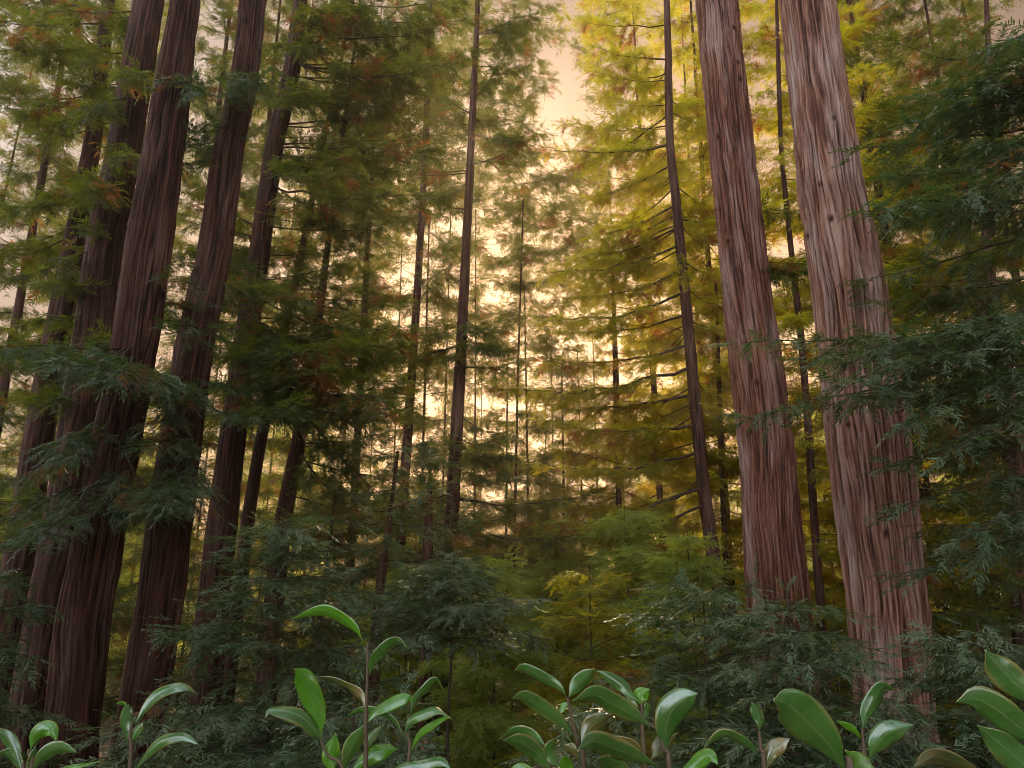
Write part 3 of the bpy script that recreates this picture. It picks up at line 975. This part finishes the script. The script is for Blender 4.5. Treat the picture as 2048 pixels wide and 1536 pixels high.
for i, ((u, Y, tz, cl, n, fol), lab) in enumerate(zip(bg, bg_labels)):
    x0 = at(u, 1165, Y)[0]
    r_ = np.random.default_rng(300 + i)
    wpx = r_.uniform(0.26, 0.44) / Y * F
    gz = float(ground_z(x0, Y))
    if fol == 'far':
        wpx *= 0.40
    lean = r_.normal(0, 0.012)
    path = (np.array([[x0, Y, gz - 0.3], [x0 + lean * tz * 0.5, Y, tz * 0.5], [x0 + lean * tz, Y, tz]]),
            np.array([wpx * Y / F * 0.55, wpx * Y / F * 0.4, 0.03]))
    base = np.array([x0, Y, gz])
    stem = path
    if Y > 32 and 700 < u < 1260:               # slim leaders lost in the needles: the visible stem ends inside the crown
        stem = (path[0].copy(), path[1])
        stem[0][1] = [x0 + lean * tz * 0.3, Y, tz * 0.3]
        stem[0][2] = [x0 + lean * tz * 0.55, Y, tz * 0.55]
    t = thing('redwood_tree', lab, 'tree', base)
    build_trunk(stem, M['bark_shaded'], 400 + i, 20, 0.4, 0.012, None, t, base)
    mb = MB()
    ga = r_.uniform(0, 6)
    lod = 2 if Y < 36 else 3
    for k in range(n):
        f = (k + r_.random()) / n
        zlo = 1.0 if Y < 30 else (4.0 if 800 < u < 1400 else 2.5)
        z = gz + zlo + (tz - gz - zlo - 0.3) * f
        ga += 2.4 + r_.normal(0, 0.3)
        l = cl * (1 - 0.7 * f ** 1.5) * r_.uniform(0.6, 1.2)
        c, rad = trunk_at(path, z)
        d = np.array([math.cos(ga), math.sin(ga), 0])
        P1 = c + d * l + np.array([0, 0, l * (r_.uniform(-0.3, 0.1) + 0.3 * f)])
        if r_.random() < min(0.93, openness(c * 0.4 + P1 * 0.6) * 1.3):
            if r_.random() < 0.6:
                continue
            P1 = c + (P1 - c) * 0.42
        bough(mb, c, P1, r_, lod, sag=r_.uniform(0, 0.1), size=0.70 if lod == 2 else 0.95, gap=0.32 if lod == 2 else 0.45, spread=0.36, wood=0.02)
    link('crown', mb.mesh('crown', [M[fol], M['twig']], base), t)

# unseen redwoods added beside and behind the camera for shade and reflections
for i, (x, y, tz, cl, lab) in enumerate([
        (-11.4, 6.5, 22, 3.4, 'redwood just out of view at the left'), (-15, 6, 30, 4.2, 'redwood out of view at the left'), (-11.5, 1.5, 26, 3.6, 'redwood out of view at the near left'),
        (9.5, -6, 24, 3.8, 'unseen redwood added at the rear right'), (-4, -13, 26, 4.2, 'unseen redwood added behind the viewer')]):
    r_ = np.random.default_rng(800 + i)
    gz = float(ground_z(x, y))
    path = (np.array([[x, y, gz - 0.3], [x, y, tz * 0.5], [x, y, tz]]), np.array([0.45, 0.3, 0.03]))
    base = np.array([x, y, gz])
    t = thing('redwood_tree', lab, 'tree', base)
    build_trunk(path, M['bark_shaded'], 820 + i, 24, 0.4, 0.012, None, t, base)
    mb = MB()
    for k in range(90):
        f = (k + r_.random()) / 90
        z = gz + 1.5 + (tz - gz - 2) * f
        ga = k * 2.4 + r_.normal(0, 0.3)
        l = cl * (1 - 0.7 * f ** 1.5) * r_.uniform(0.6, 1.2)
        c = np.array([x, y, z])
        bough(mb, c, c + np.array([math.cos(ga), math.sin(ga), r_.uniform(-0.2, 0.2)]) * l, r_, 2, size=0.9, gap=0.45)
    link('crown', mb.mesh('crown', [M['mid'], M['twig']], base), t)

# far wood that closes the view between the trunks
mb = MB()
r_ = np.random.default_rng(77)
for k in range(46):
    Y = r_.uniform(62, 88)
    x = r_.uniform(-1.0, 1.0) * Y * 0.85
    gz = float(ground_z(x, Y))
    H = r_.uniform(9, 15)
    u0 = pix(np.array([x, Y, 5.0]))[0]
    if u0 < 700 or u0 > 1300:
        H += r_.uniform(4, 14)
    tube(mb, [[x, Y, gz], [x, Y, gz + H]], [0.25, 0.03], 5, 1)
    fr = []
    for j in range(int(26 * H / 2)):
        f = r_.random() ** 0.9
        a = r_.uniform(0, 6.28)
        l = 3.6 * (1 - 0.8 * f) * r_.uniform(0.2, 1)
        fr.append((np.array([x + math.cos(a) * l, Y + math.sin(a) * l, gz + 0.5 + H * f]),
                   np.array([math.cos(a), math.sin(a), r_.uniform(-0.4, 0.2)]), r_.uniform(1.3, 2.0), 0.4))
    place_sprays(mb, fr, 3, r_)
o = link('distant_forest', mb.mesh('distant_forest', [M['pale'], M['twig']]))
o['kind'] = 'stuff'
o['label'] = 'pale hazy wood closing the view low behind the trunks'
o['category'] = 'distant trees'


# ------------------------------------------------------------------ broad leaved shoots close to the camera
def leaf_mat(name, c1, c2, trans, tmix, edge):
    m, nt, N, L = new_mat(name)
    out = N.new('ShaderNodeOutputMaterial')
    uv = N.new('ShaderNodeUVMap')
    uv.uv_map = 'uv'
    sep = N.new('ShaderNodeSeparateXYZ')
    L.new(uv.outputs[0], sep.inputs[0])

    def math_(op, a, b=None, c=None):
        n = N.new('ShaderNodeMath')
        n.operation = op
        for k, x in enumerate((a, b, c)):
            if x is None:
                continue
            if isinstance(x, (int, float)):
                n.inputs[k].default_value = x
            else:
                L.new(x, n.inputs[k])
        return n.outputs[0]
    x = math_('ABSOLUTE', math_('SUBTRACT', sep.outputs[0], 0.5))      # 0 midrib ... .5 margin
    rib = math_('LESS_THAN', x, 0.016)
    # side veins run out and forward
    vn = math_('SINE', math_('MULTIPLY', math_('SUBTRACT', sep.outputs[1], math_('MULTIPLY', x, 0.42)), 62.0))
    vein = N.new('ShaderNodeMapRange')
    vein.inputs[1].default_value = 0.90
    vein.inputs[2].default_value = 1.0
    L.new(vn, vein.inputs[0])
    veinf = math_('MULTIPLY', vein.outputs[0], 0.22)
    allv = math_('MAXIMUM', rib, veinf)
    no = N.new('ShaderNodeTexNoise')
    no.inputs['Scale'].default_value = 16
    no.inputs['Detail'].default_value = 4
    tc = N.new('ShaderNodeTexCoord')
    L.new(tc.outputs['Object'], no.inputs['Vector'])
    cr = ramp(N, [(0.35, c1), (0.65, c2)])
    L.new(no.outputs['Fac'], cr.inputs[0])
    mv = N.new('ShaderNodeMix')
    mv.data_type = 'RGBA'
    L.new(allv, mv.inputs[0])
    L.new(cr.outputs[0], mv.inputs[6])
    mv.inputs[7].default_value = (0.20, 0.30, 0.11, 1)
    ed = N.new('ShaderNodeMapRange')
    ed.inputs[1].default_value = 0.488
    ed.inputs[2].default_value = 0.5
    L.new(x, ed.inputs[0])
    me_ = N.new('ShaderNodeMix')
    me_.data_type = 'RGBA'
    sheen_n = N.new('ShaderNodeTexNoise')             # golden sunset gloss put into the colour, in patches along the margin
    sheen_n.inputs['Scale'].default_value = 11
    L.new(tc.outputs['Object'], sheen_n.inputs['Vector'])
    sheen_f = math_('MULTIPLY', math_('MULTIPLY', x, 2.0), sheen_n.outputs['Fac'])
    sheen_r = N.new('ShaderNodeMapRange')
    sheen_r.inputs[1].default_value = 0.40
    sheen_r.inputs[2].default_value = 0.56
    sheen_r.inputs[4].default_value = 0.75
    L.new(sheen_f, sheen_r.inputs[0])
    L.new(math_('MAXIMUM', ed.outputs[0], sheen_r.outputs[0]), me_.inputs[0])
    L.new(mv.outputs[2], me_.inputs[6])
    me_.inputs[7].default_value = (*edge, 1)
    p = N.new('ShaderNodeBsdfPrincipled')
    sn = N.new('ShaderNodeTexNoise')
    sn.inputs['Scale'].default_value = 140
    sn.inputs['Detail'].default_value = 2
    L.new(tc.outputs['Object'], sn.inputs['Vector'])
    sr = N.new('ShaderNodeMapRange')
    sr.inputs[1].default_value = 0.66
    sr.inputs[2].default_value = 0.72
    sr.inputs[4].default_value = 0.8
    L.new(sn.outputs['Fac'], sr.inputs[0])
    sm = N.new('ShaderNodeMix')
    sm.data_type = 'RGBA'
    L.new(sr.outputs[0], sm.inputs[0])
    L.new(me_.outputs[2], sm.inputs[6])
    sm.inputs[7].default_value = (0.14, 0.085, 0.03, 1)
    rr_ = N.new('ShaderNodeMapRange')
    rr_.inputs[3].default_value = 0.12
    rr_.inputs[4].default_value = 0.40
    L.new(no.outputs['Fac'], rr_.inputs[0])
    L.new(rr_.outputs[0], p.inputs['Roughness'])
    p.inputs['Specular IOR Level'].default_value = 0.9
    p.inputs['Coat Weight'].default_value = 1.0
    p.inputs['Coat Roughness'].default_value = 0.12
    p.inputs['Coat IOR'].default_value = 1.6
    L.new(sm.outputs[2], p.inputs['Base Color'])
    hb = math_('ADD', math_('MULTIPLY', allv, -0.6), math_('MULTIPLY', no.outputs['Fac'], 0.8))
    b = N.new('ShaderNodeBump')
    b.inputs['Strength'].default_value = 0.45
    b.inputs['Distance'].default_value = 0.0012
    L.new(hb, b.inputs['Height'])
    L.new(b.outputs[0], p.inputs['Normal'])
    tr = N.new('ShaderNodeBsdfTranslucent')
    tm = N.new('ShaderNodeMix')
    tm.data_type = 'RGBA'
    L.new(allv, tm.inputs[0])
    tm.inputs[6].default_value = (*trans, 1)
    tm.inputs[7].default_value = (trans[0] * 0.5, trans[1] * 0.5, trans[2] * 0.5, 1)
    L.new(tm.outputs[2], tr.inputs['Color'])
    ms = N.new('ShaderNodeMixShader')
    ms.inputs[0].default_value = tmix
    L.new(p.outputs[0], ms.inputs[1])
    L.new(tr.outputs[0], ms.inputs[2])
    L.new(ms.outputs[0], out.inputs['Surface'])
    return m


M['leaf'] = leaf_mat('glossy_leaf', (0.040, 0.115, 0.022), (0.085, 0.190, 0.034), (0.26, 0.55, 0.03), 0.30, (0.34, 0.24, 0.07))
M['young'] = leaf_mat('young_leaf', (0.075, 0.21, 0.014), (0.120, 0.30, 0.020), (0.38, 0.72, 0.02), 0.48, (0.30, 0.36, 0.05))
M['tan'] = leaf_mat('sunset_gloss_leaf', (0.06, 0.11, 0.02), (0.22, 0.15, 0.04), (0.35, 0.35, 0.05), 0.25, (0.35, 0.26, 0.09))  # green to gold: sunset gloss put into the leaf colour
m_, nt_, N_, L_ = new_mat('shoot_stem')
o_ = N_.new('ShaderNodeOutputMaterial')
p_ = N_.new('ShaderNodeBsdfPrincipled')
n_ = N_.new('ShaderNodeTexNoise')
n_.inputs['Scale'].default_value = 90
c_ = ramp(N_, [(0.35, (0.07, 0.035, 0.02)), (0.7, (0.15, 0.10, 0.05))])
L_.new(n_.outputs['Fac'], c_.inputs[0])
L_.new(c_.outputs[0], p_.inputs['Base Color'])
p_.inputs['Roughness'].default_value = 0.6
L_.new(p_.outputs[0], o_.inputs['Surface'])
M['stem'] = m_


def spline(P, n):
    P = np.asarray(P, float)
    k = len(P)
    if k == 2:
        return P[0] + (P[1] - P[0]) * np.linspace(0, 1, n)[:, None]
    Q = np.vstack([2 * P[0] - P[1], P, 2 * P[-1] - P[-2]])
    out = []
    for s in np.linspace(0, k - 1 - 1e-6, n):
        i = int(s)
        t = s - i
        a, b, c, d = Q[i], Q[i + 1], Q[i + 2], Q[i + 3]
        out.append(0.5 * ((2 * b) + (c - a) * t + (2 * a - 5 * b + 4 * c - d) * t * t + (3 * b - a - 3 * c + d) * t ** 3))
    return np.array(out)


def leaf(parent, origin, pts, width, Y, mat='leaf', roll=30, cup=0.25, dy=0.0, seed=0, wave=0.12, label=None):
    """pts: midrib from base to tip as photo pixels; width: visible full width in px; roll: turn about the midrib"""
    r = np.random.default_rng(seed + 900)
    k = len(pts)
    ys = Y + dy * np.linspace(0, 1, k) ** 1.2
    P3 = [at(u, v, y) for (u, v), y in zip(pts, ys)]
    n, c = 22, 9
    mid = spline(P3, n)
    T = np.gradient(mid, axis=0)
    T /= np.linalg.norm(T, axis=1, keepdims=True)
    view = mid - CAM
    view /= np.linalg.norm(view, axis=1, keepdims=True)
    Sx = np.cross(T, view)
    Sx /= np.linalg.norm(Sx, axis=1, keepdims=True) + 1e-9
    ro = math.radians(roll)
    tw = math.radians(r.uniform(12, 30)) * (1 if r.random() < 0.5 else -1)
    ra = (ro + tw * (np.linspace(0, 1, n) - 0.5) * 2)[:, None]
    side = Sx * np.cos(ra) + view * np.sin(ra)
    nor = np.cross(side, T)
    d = np.linalg.norm(P3[k // 2] - CAM)
    W = 0.74 * width / F * d * 0.5 / max(0.35, math.cos(ro))
    t = np.linspace(0, 1, n)
    prof = np.interp(t, [0, .06, .12, .22, .34, .46, .58, .70, .80, .88, .94, 1],
                     [.035, .04, .22, .62, .88, 1, .985, .86, .62, .34, .15, .01])
    s = np.linspace(-1, 1, c)
    ph = r.uniform(0, 6)
    V = np.zeros((n, c, 3))
    UV = np.zeros((n, c, 2))
    for j, x in enumerate(s):
        und = np.sin(t * 13 + ph + (2 if x > 0 else 0)) * wave * abs(x) ** 2 * prof
        lift = cup * 1.3 * abs(x) ** 1.05 * prof + und
        V[:, j] = mid + side * (x * W * prof)[:, None] + nor * (lift * W)[:, None]
        UV[:, j, 0] = 0.5 + 0.5 * x
        UV[:, j, 1] = t
    i = np.arange(n - 1)[:, None] * c
    jj = np.arange(c - 1)[None]
    q = np.stack([i + jj, i + jj + 1, i + c + jj + 1, i + c + jj], -1)
    mb = MB()
    mb.add(V, q)
    me = mb.mesh('leaf', [M[mat]], origin, True, None, UV.reshape(-1, 2))
    o = link('leaf', me, parent)
    sol = o.modifiers.new('thickness', 'SOLIDIFY')
    sol.thickness = 0.0006
    sol.offset = 0
    if label:
        o['label'] = label
    return o


def shoot(label, stems, leaves, Y, seed):
    u0, v0 = stems[0][0]
    foot = at(u0, v0, Y)
    g = np.array([foot[0] * 0.9, foot[1], float(ground_z(foot[0] * 0.9, foot[1]))])
    t = thing('broadleaf_shrub', label, 'shrub', g)
    for k, st in enumerate(stems):
        pts = [at(u, v, Y) for u, v in st]
        lo = pts[0]
        if k == 0:
            extra = [g, g * 0.6 + lo * 0.4 + np.array([0.02, 0.0, 0]), lo * 0.8 + g * 0.2]
        else:
            m0 = at(stems[0][0][0], stems[0][0][1], Y)
            j = g * 0.35 + m0 * 0.65
            extra = [j, j * 0.4 + lo * 0.6]
        line = spline(extra + pts, 30)
        mb = MB()
        tube(mb, line, np.linspace(0.0052 if k == 0 else 0.004, 0.0016, 30), 8, 0)
        link('stem', mb.mesh('stem', [M['stem']], g, True), t)
    for i, lf in enumerate(leaves):
        pts, w = lf[0], lf[1]
        kw = lf[2] if len(lf) > 2 else {}
        leaf(t, g, pts, w, Y, seed=seed * 40 + i, **kw)
    return t


YO = dict(mat='young')
TA = dict(mat='tan')
shoot('tall leafy shoot topped by one long arched bright green leaf, left of the centre',
      [[(731, 1536), (731, 1449), (734, 1375), (735, 1284)], [(817, 1525), (816, 1470), (817, 1428)], [(690, 1560), (655, 1510), (641, 1480)]],
      [([(729, 1285), (707, 1258), (671, 1232), (637, 1223), (581, 1238)], 27, dict(mat='young', roll=50, dy=0.03)),
       ([(738, 1352), (745, 1330), (760, 1308), (792, 1282), (816, 1297)], 26, dict(roll=-40, dy=-0.02)),
       ([(641, 1482), (636, 1435), (618, 1385), (604, 1352), (590, 1337)], 52, dict(mat='young', roll=15, dy=-0.02)),
       ([(731, 1420), (722, 1395), (700, 1378), (660, 1360), (624, 1354)], 18, dict(mat='tan', roll=55, dy=0.03)),
       ([(641, 1482), (634, 1468), (612, 1440), (580, 1424), (541, 1419), (529, 1438)], 34, dict(roll=-35, dy=-0.04)),
       ([(729, 1455), (748, 1425), (780, 1407), (814, 1396), (828, 1404)], 30, dict(mat='young', roll=30, dy=0.02)),
       ([(809, 1476), (788, 1444), (757, 1427), (720, 1421), (688, 1438)], 17, dict(roll=50, dy=0.04)),
       ([(820, 1430), (831, 1400), (854, 1378), (872, 1362), (889, 1386)], 20, dict(roll=-50, dy=0.02)),
       ([(809, 1478), (820, 1444), (847, 1427), (876, 1420), (904, 1438)], 25, dict(roll=40, dy=-0.03)),
       ([(818, 1512), (837, 1470), (861, 1451), (890, 1434), (903, 1437)], 17, dict(mat='young', roll=50, dy=-0.05)),
       ([(668, 1545), (661, 1510), (672, 1466)], 42, dict(mat='young', roll=10)),
       ([(684, 1552), (697, 1510), (712, 1480), (727, 1450)], 38, dict(roll=-20, dy=-0.02)),
       ([(700, 1545), (735, 1515), (770, 1500), (797, 1498)], 40, dict(mat='young', roll=15, dy=0.03)),
       ([(729, 1500), (740, 1475), (765, 1450)], 24, dict(roll=30, dy=0.05)),
       ([(765, 1560), (800, 1535), (850, 1526), (885, 1524), (902, 1540)], 24, dict(roll=30, dy=-0.03))], 1.15, 1)
shoot('small shoot with two long curved leaves at the lower left, before the fourth tall trunk',
      [[(260, 1536), (260, 1473), (265, 1444)]],
      [([(268, 1450), (288, 1419), (315, 1388), (349, 1373), (376, 1375), (396, 1390)], 25, dict(roll=35, dy=0.03)),
       ([(257, 1490), (250, 1450), (254, 1422), (258, 1408)], 25, dict(roll=20)),
       ([(261, 1486), (272, 1462), (286, 1445)], 20, dict(roll=40)),
       ([(256, 1415), (246, 1408), (232, 1407)], 7, dict(mat='young', roll=50)),
       ([(264, 1550), (293, 1510), (325, 1482), (366, 1473), (399, 1490)], 24, dict(roll=35, dy=-0.03))], 1.2, 2)
shoot('low leafy clump in the bottom left corner with one drooping bright green leaf',
      [[(61, 1560), (60, 1520), (57, 1498)], [(45, 1560), (44, 1530)]],
      [([(44, 1534), (30, 1500), (10, 1472), (-25, 1453)], 24, dict(roll=20)),
       ([(46, 1545), (34, 1522), (15, 1507), (-20, 1515)], 20, dict(roll=35)),
       ([(60, 1505), (68, 1475), (85, 1459), (104, 1460), (114, 1484)], 34, dict(mat='young', roll=10)),
       ([(63, 1546), (85, 1513), (117, 1497), (156, 1505)], 30, dict(roll=-20)),
       ([(80, 1560), (140, 1535), (201, 1522)], 12, dict(mat='young', roll=50)),
       ([(62, 1560), (66, 1525), (72, 1490)], 20, dict(roll=-30))], 1.05, 3)
shoot('bushy shoot of glossy dark leaves just right of the centre, stem ending in spread leaves',
      [[(1168, 1545), (1156, 1487), (1144, 1439), (1135, 1396)]],
      [([(1134, 1396), (1119, 1373), (1087, 1356), (1060, 1343), (1041, 1336), (1027, 1344)], 27, dict(roll=30)),
       ([(1136, 1397), (1152, 1373), (1173, 1353), (1190, 1337)], 38, dict(roll=-20)),
       ([(1148, 1472), (1117, 1439), (1078, 1412), (1048, 1395), (1023, 1397)], 38, dict(roll=20, dy=-0.04)),
       ([(1160, 1492), (1175, 1461), (1195, 1444), (1227, 1429)], 44, dict(mat='tan', roll=-15)),
       ([(1105, 1545), (1073, 1507), (1041, 1485), (1005, 1480)], 42, dict(roll=15, dy=-0.04)),
       ([(1100, 1500), (1061, 1470), (1029, 1465), (995, 1481)], 24, dict(roll=45, dy=0.03)),
       ([(1118, 1535), (1103, 1505), (1108, 1476)], 34, dict(roll=-40)),
       ([(1134, 1560), (1132, 1535), (1130, 1510)], 32, dict(mat='young', roll=10, dy=-0.03)),
       ([(1112, 1440), (1124, 1415), (1138, 1404)], 16, dict(mat='young', roll=30)),
       ([(1158, 1520), (1142, 1500), (1130, 1489)], 26, dict(mat='tan', roll=30)),
       ([(1090, 1560), (1045, 1540), (1015, 1545)], 26, dict(mat='young', roll=20))], 1.0, 4)
shoot('glossy shoot with one broad upright sunset tinged leaf, right of the centre clump',
      [[(1340, 1550), (1330, 1505), (1316, 1462), (1300, 1450)], [(1288, 1500), (1285, 1440), (1283, 1406)]],
      [([(1304, 1455), (1268, 1431), (1224, 1407), (1187, 1390), (1144, 1402)], 50, dict(roll=20, dy=-0.05)),
       ([(1284, 1408), (1261, 1387), (1244, 1370), (1217, 1353), (1192, 1341)], 30, dict(roll=-20)),
       ([(1335, 1508), (1331, 1465), (1343, 1422), (1372, 1396), (1396, 1386)], 66, dict(roll=-10, dy=-0.02)),
       ([(1330, 1538), (1273, 1514), (1224, 1495), (1187, 1483), (1155, 1498)], 50, dict(roll=25, dy=-0.08)),
       ([(1290, 1504), (1256, 1485), (1207, 1474)], 16, dict(mat='tan', roll=50)),
       ([(1302, 1520), (1320, 1488), (1356, 1465)], 34, dict(mat='tan', roll=20, dy=0.05)),
       ([(1283, 1412), (1282, 1393), (1300, 1378)], 40, dict(mat='young', roll=0)),
       ([(1281, 1438), (1262, 1410), (1250, 1391)], 26, dict(roll=20)),
       ([(1286, 1440), (1295, 1418), (1292, 1402)], 18, dict(roll=-30)),
       ([(1275, 1560), (1230, 1532), (1192, 1518)], 40, dict(roll=20, dy=-0.05)),
       ([(1340, 1560), (1385, 1530), (1417, 1510), (1437, 1530)], 34, dict(mat='young', roll=20, dy=-0.03))], 0.98, 5)
shoot('thin shoot with a small twisted upright leaf, left of the largest glossy leaf',
      [[(1530, 1550), (1523, 1505), (1518, 1462)]],
      [([(1519, 1468), (1520, 1440), (1512, 1420), (1503, 1404)], 28, dict(roll=-25)),
       ([(1518, 1516), (1498, 1492), (1457, 1470), (1430, 1478), (1403, 1502)], 20, dict(roll=50)),
       ([(1530, 1548), (1539, 1508), (1560, 1488), (1580, 1477)], 36, dict(mat='tan', roll=10))], 0.95, 6)
shoot('shoot bearing the largest glossy leaf, a broad dark blade slanting up left',
      [[(1705, 1570), (1697, 1548), (1692, 1538)]],
      [([(1694, 1548), (1660, 1492), (1612, 1440), (1575, 1408), (1546, 1400)], 96, dict(roll=12, dy=-0.03, cup=0.12)),
       ([(1748, 1575), (1722, 1528), (1690, 1500)], 38, dict(mat='young', roll=15, dy=0.05))], 0.72, 7)
shoot('upright shoot with pointed leaves right of the largest glossy leaf, before the thickest trunk',
      [[(1732, 1550), (1729, 1510), (1724, 1456)]],
      [([(1725, 1462), (1732, 1426), (1751, 1397), (1765, 1374), (1791, 1381)], 32, dict(roll=-30)),
       ([(1737, 1522), (1757, 1485), (1786, 1460), (1828, 1449)], 48, dict(roll=-10, dy=-0.02)),
       ([(1724, 1480), (1704, 1460), (1672, 1441)], 14, dict(mat='young', roll=50)),
       ([(1985, 1560), (1925, 1530), (1870, 1514), (1825, 1535)], 34, dict(mat='tan', roll=30, dy=-0.1)),
       ([(1735, 1570), (1770, 1552), (1800, 1540)], 20, dict(roll=30))], 0.95, 8)
shoot('three broad glossy leaves reaching in at the lower right edge',
      [[(2120, 1600), (2100, 1500), (2085, 1410)]],
      [([(2086, 1420), (2040, 1375), (2000, 1335), (1969, 1299)], 64, dict(roll=-15, cup=0.15)),
       ([(2100, 1500), (2048, 1462), (2001, 1424), (1954, 1398), (1912, 1404)], 64, dict(roll=12, cup=0.15)),
       ([(2105, 1575), (2048, 1528), (2001, 1488), (1953, 1450)], 60, dict(roll=-10, cup=0.15))], 0.78, 9)

# ------------------------------------------------------------------ the air
def haze(density):
    x, y0, y1, z0, z1 = 155, -65, 155, -9, 60
    mb = MB()
    v = [(-x, y0, z0), (x, y0, z0), (x, y1, z0), (-x, y1, z0), (-x, y0, z1), (x, y0, z1), (x, y1, z1), (-x, y1, z1)]
    q = [(0, 3, 2, 1), (4, 5, 6, 7), (0, 1, 5, 4), (1, 2, 6, 5), (2, 3, 7, 6), (3, 0, 4, 7)]
    mb.add(v, q)
    m, nt, N, L = new_mat('haze')
    out = N.new('ShaderNodeOutputMaterial')
    p = N.new('ShaderNodeVolumePrincipled')
    p.inputs['Color'].default_value = (0.95, 0.82, 0.68, 1)
    p.inputs['Density'].default_value = density
    p.inputs['Anisotropy'].default_value = 0.8
    L.new(p.outputs[0], out.inputs['Volume'])
    o = link('haze', mb.mesh('haze', [m]))
    o['kind'] = 'stuff'
    o['label'] = 'golden evening haze among the trees'
    o['category'] = 'haze'


HAZE = 0.0011
if HAZE > 0:
    haze(HAZE)
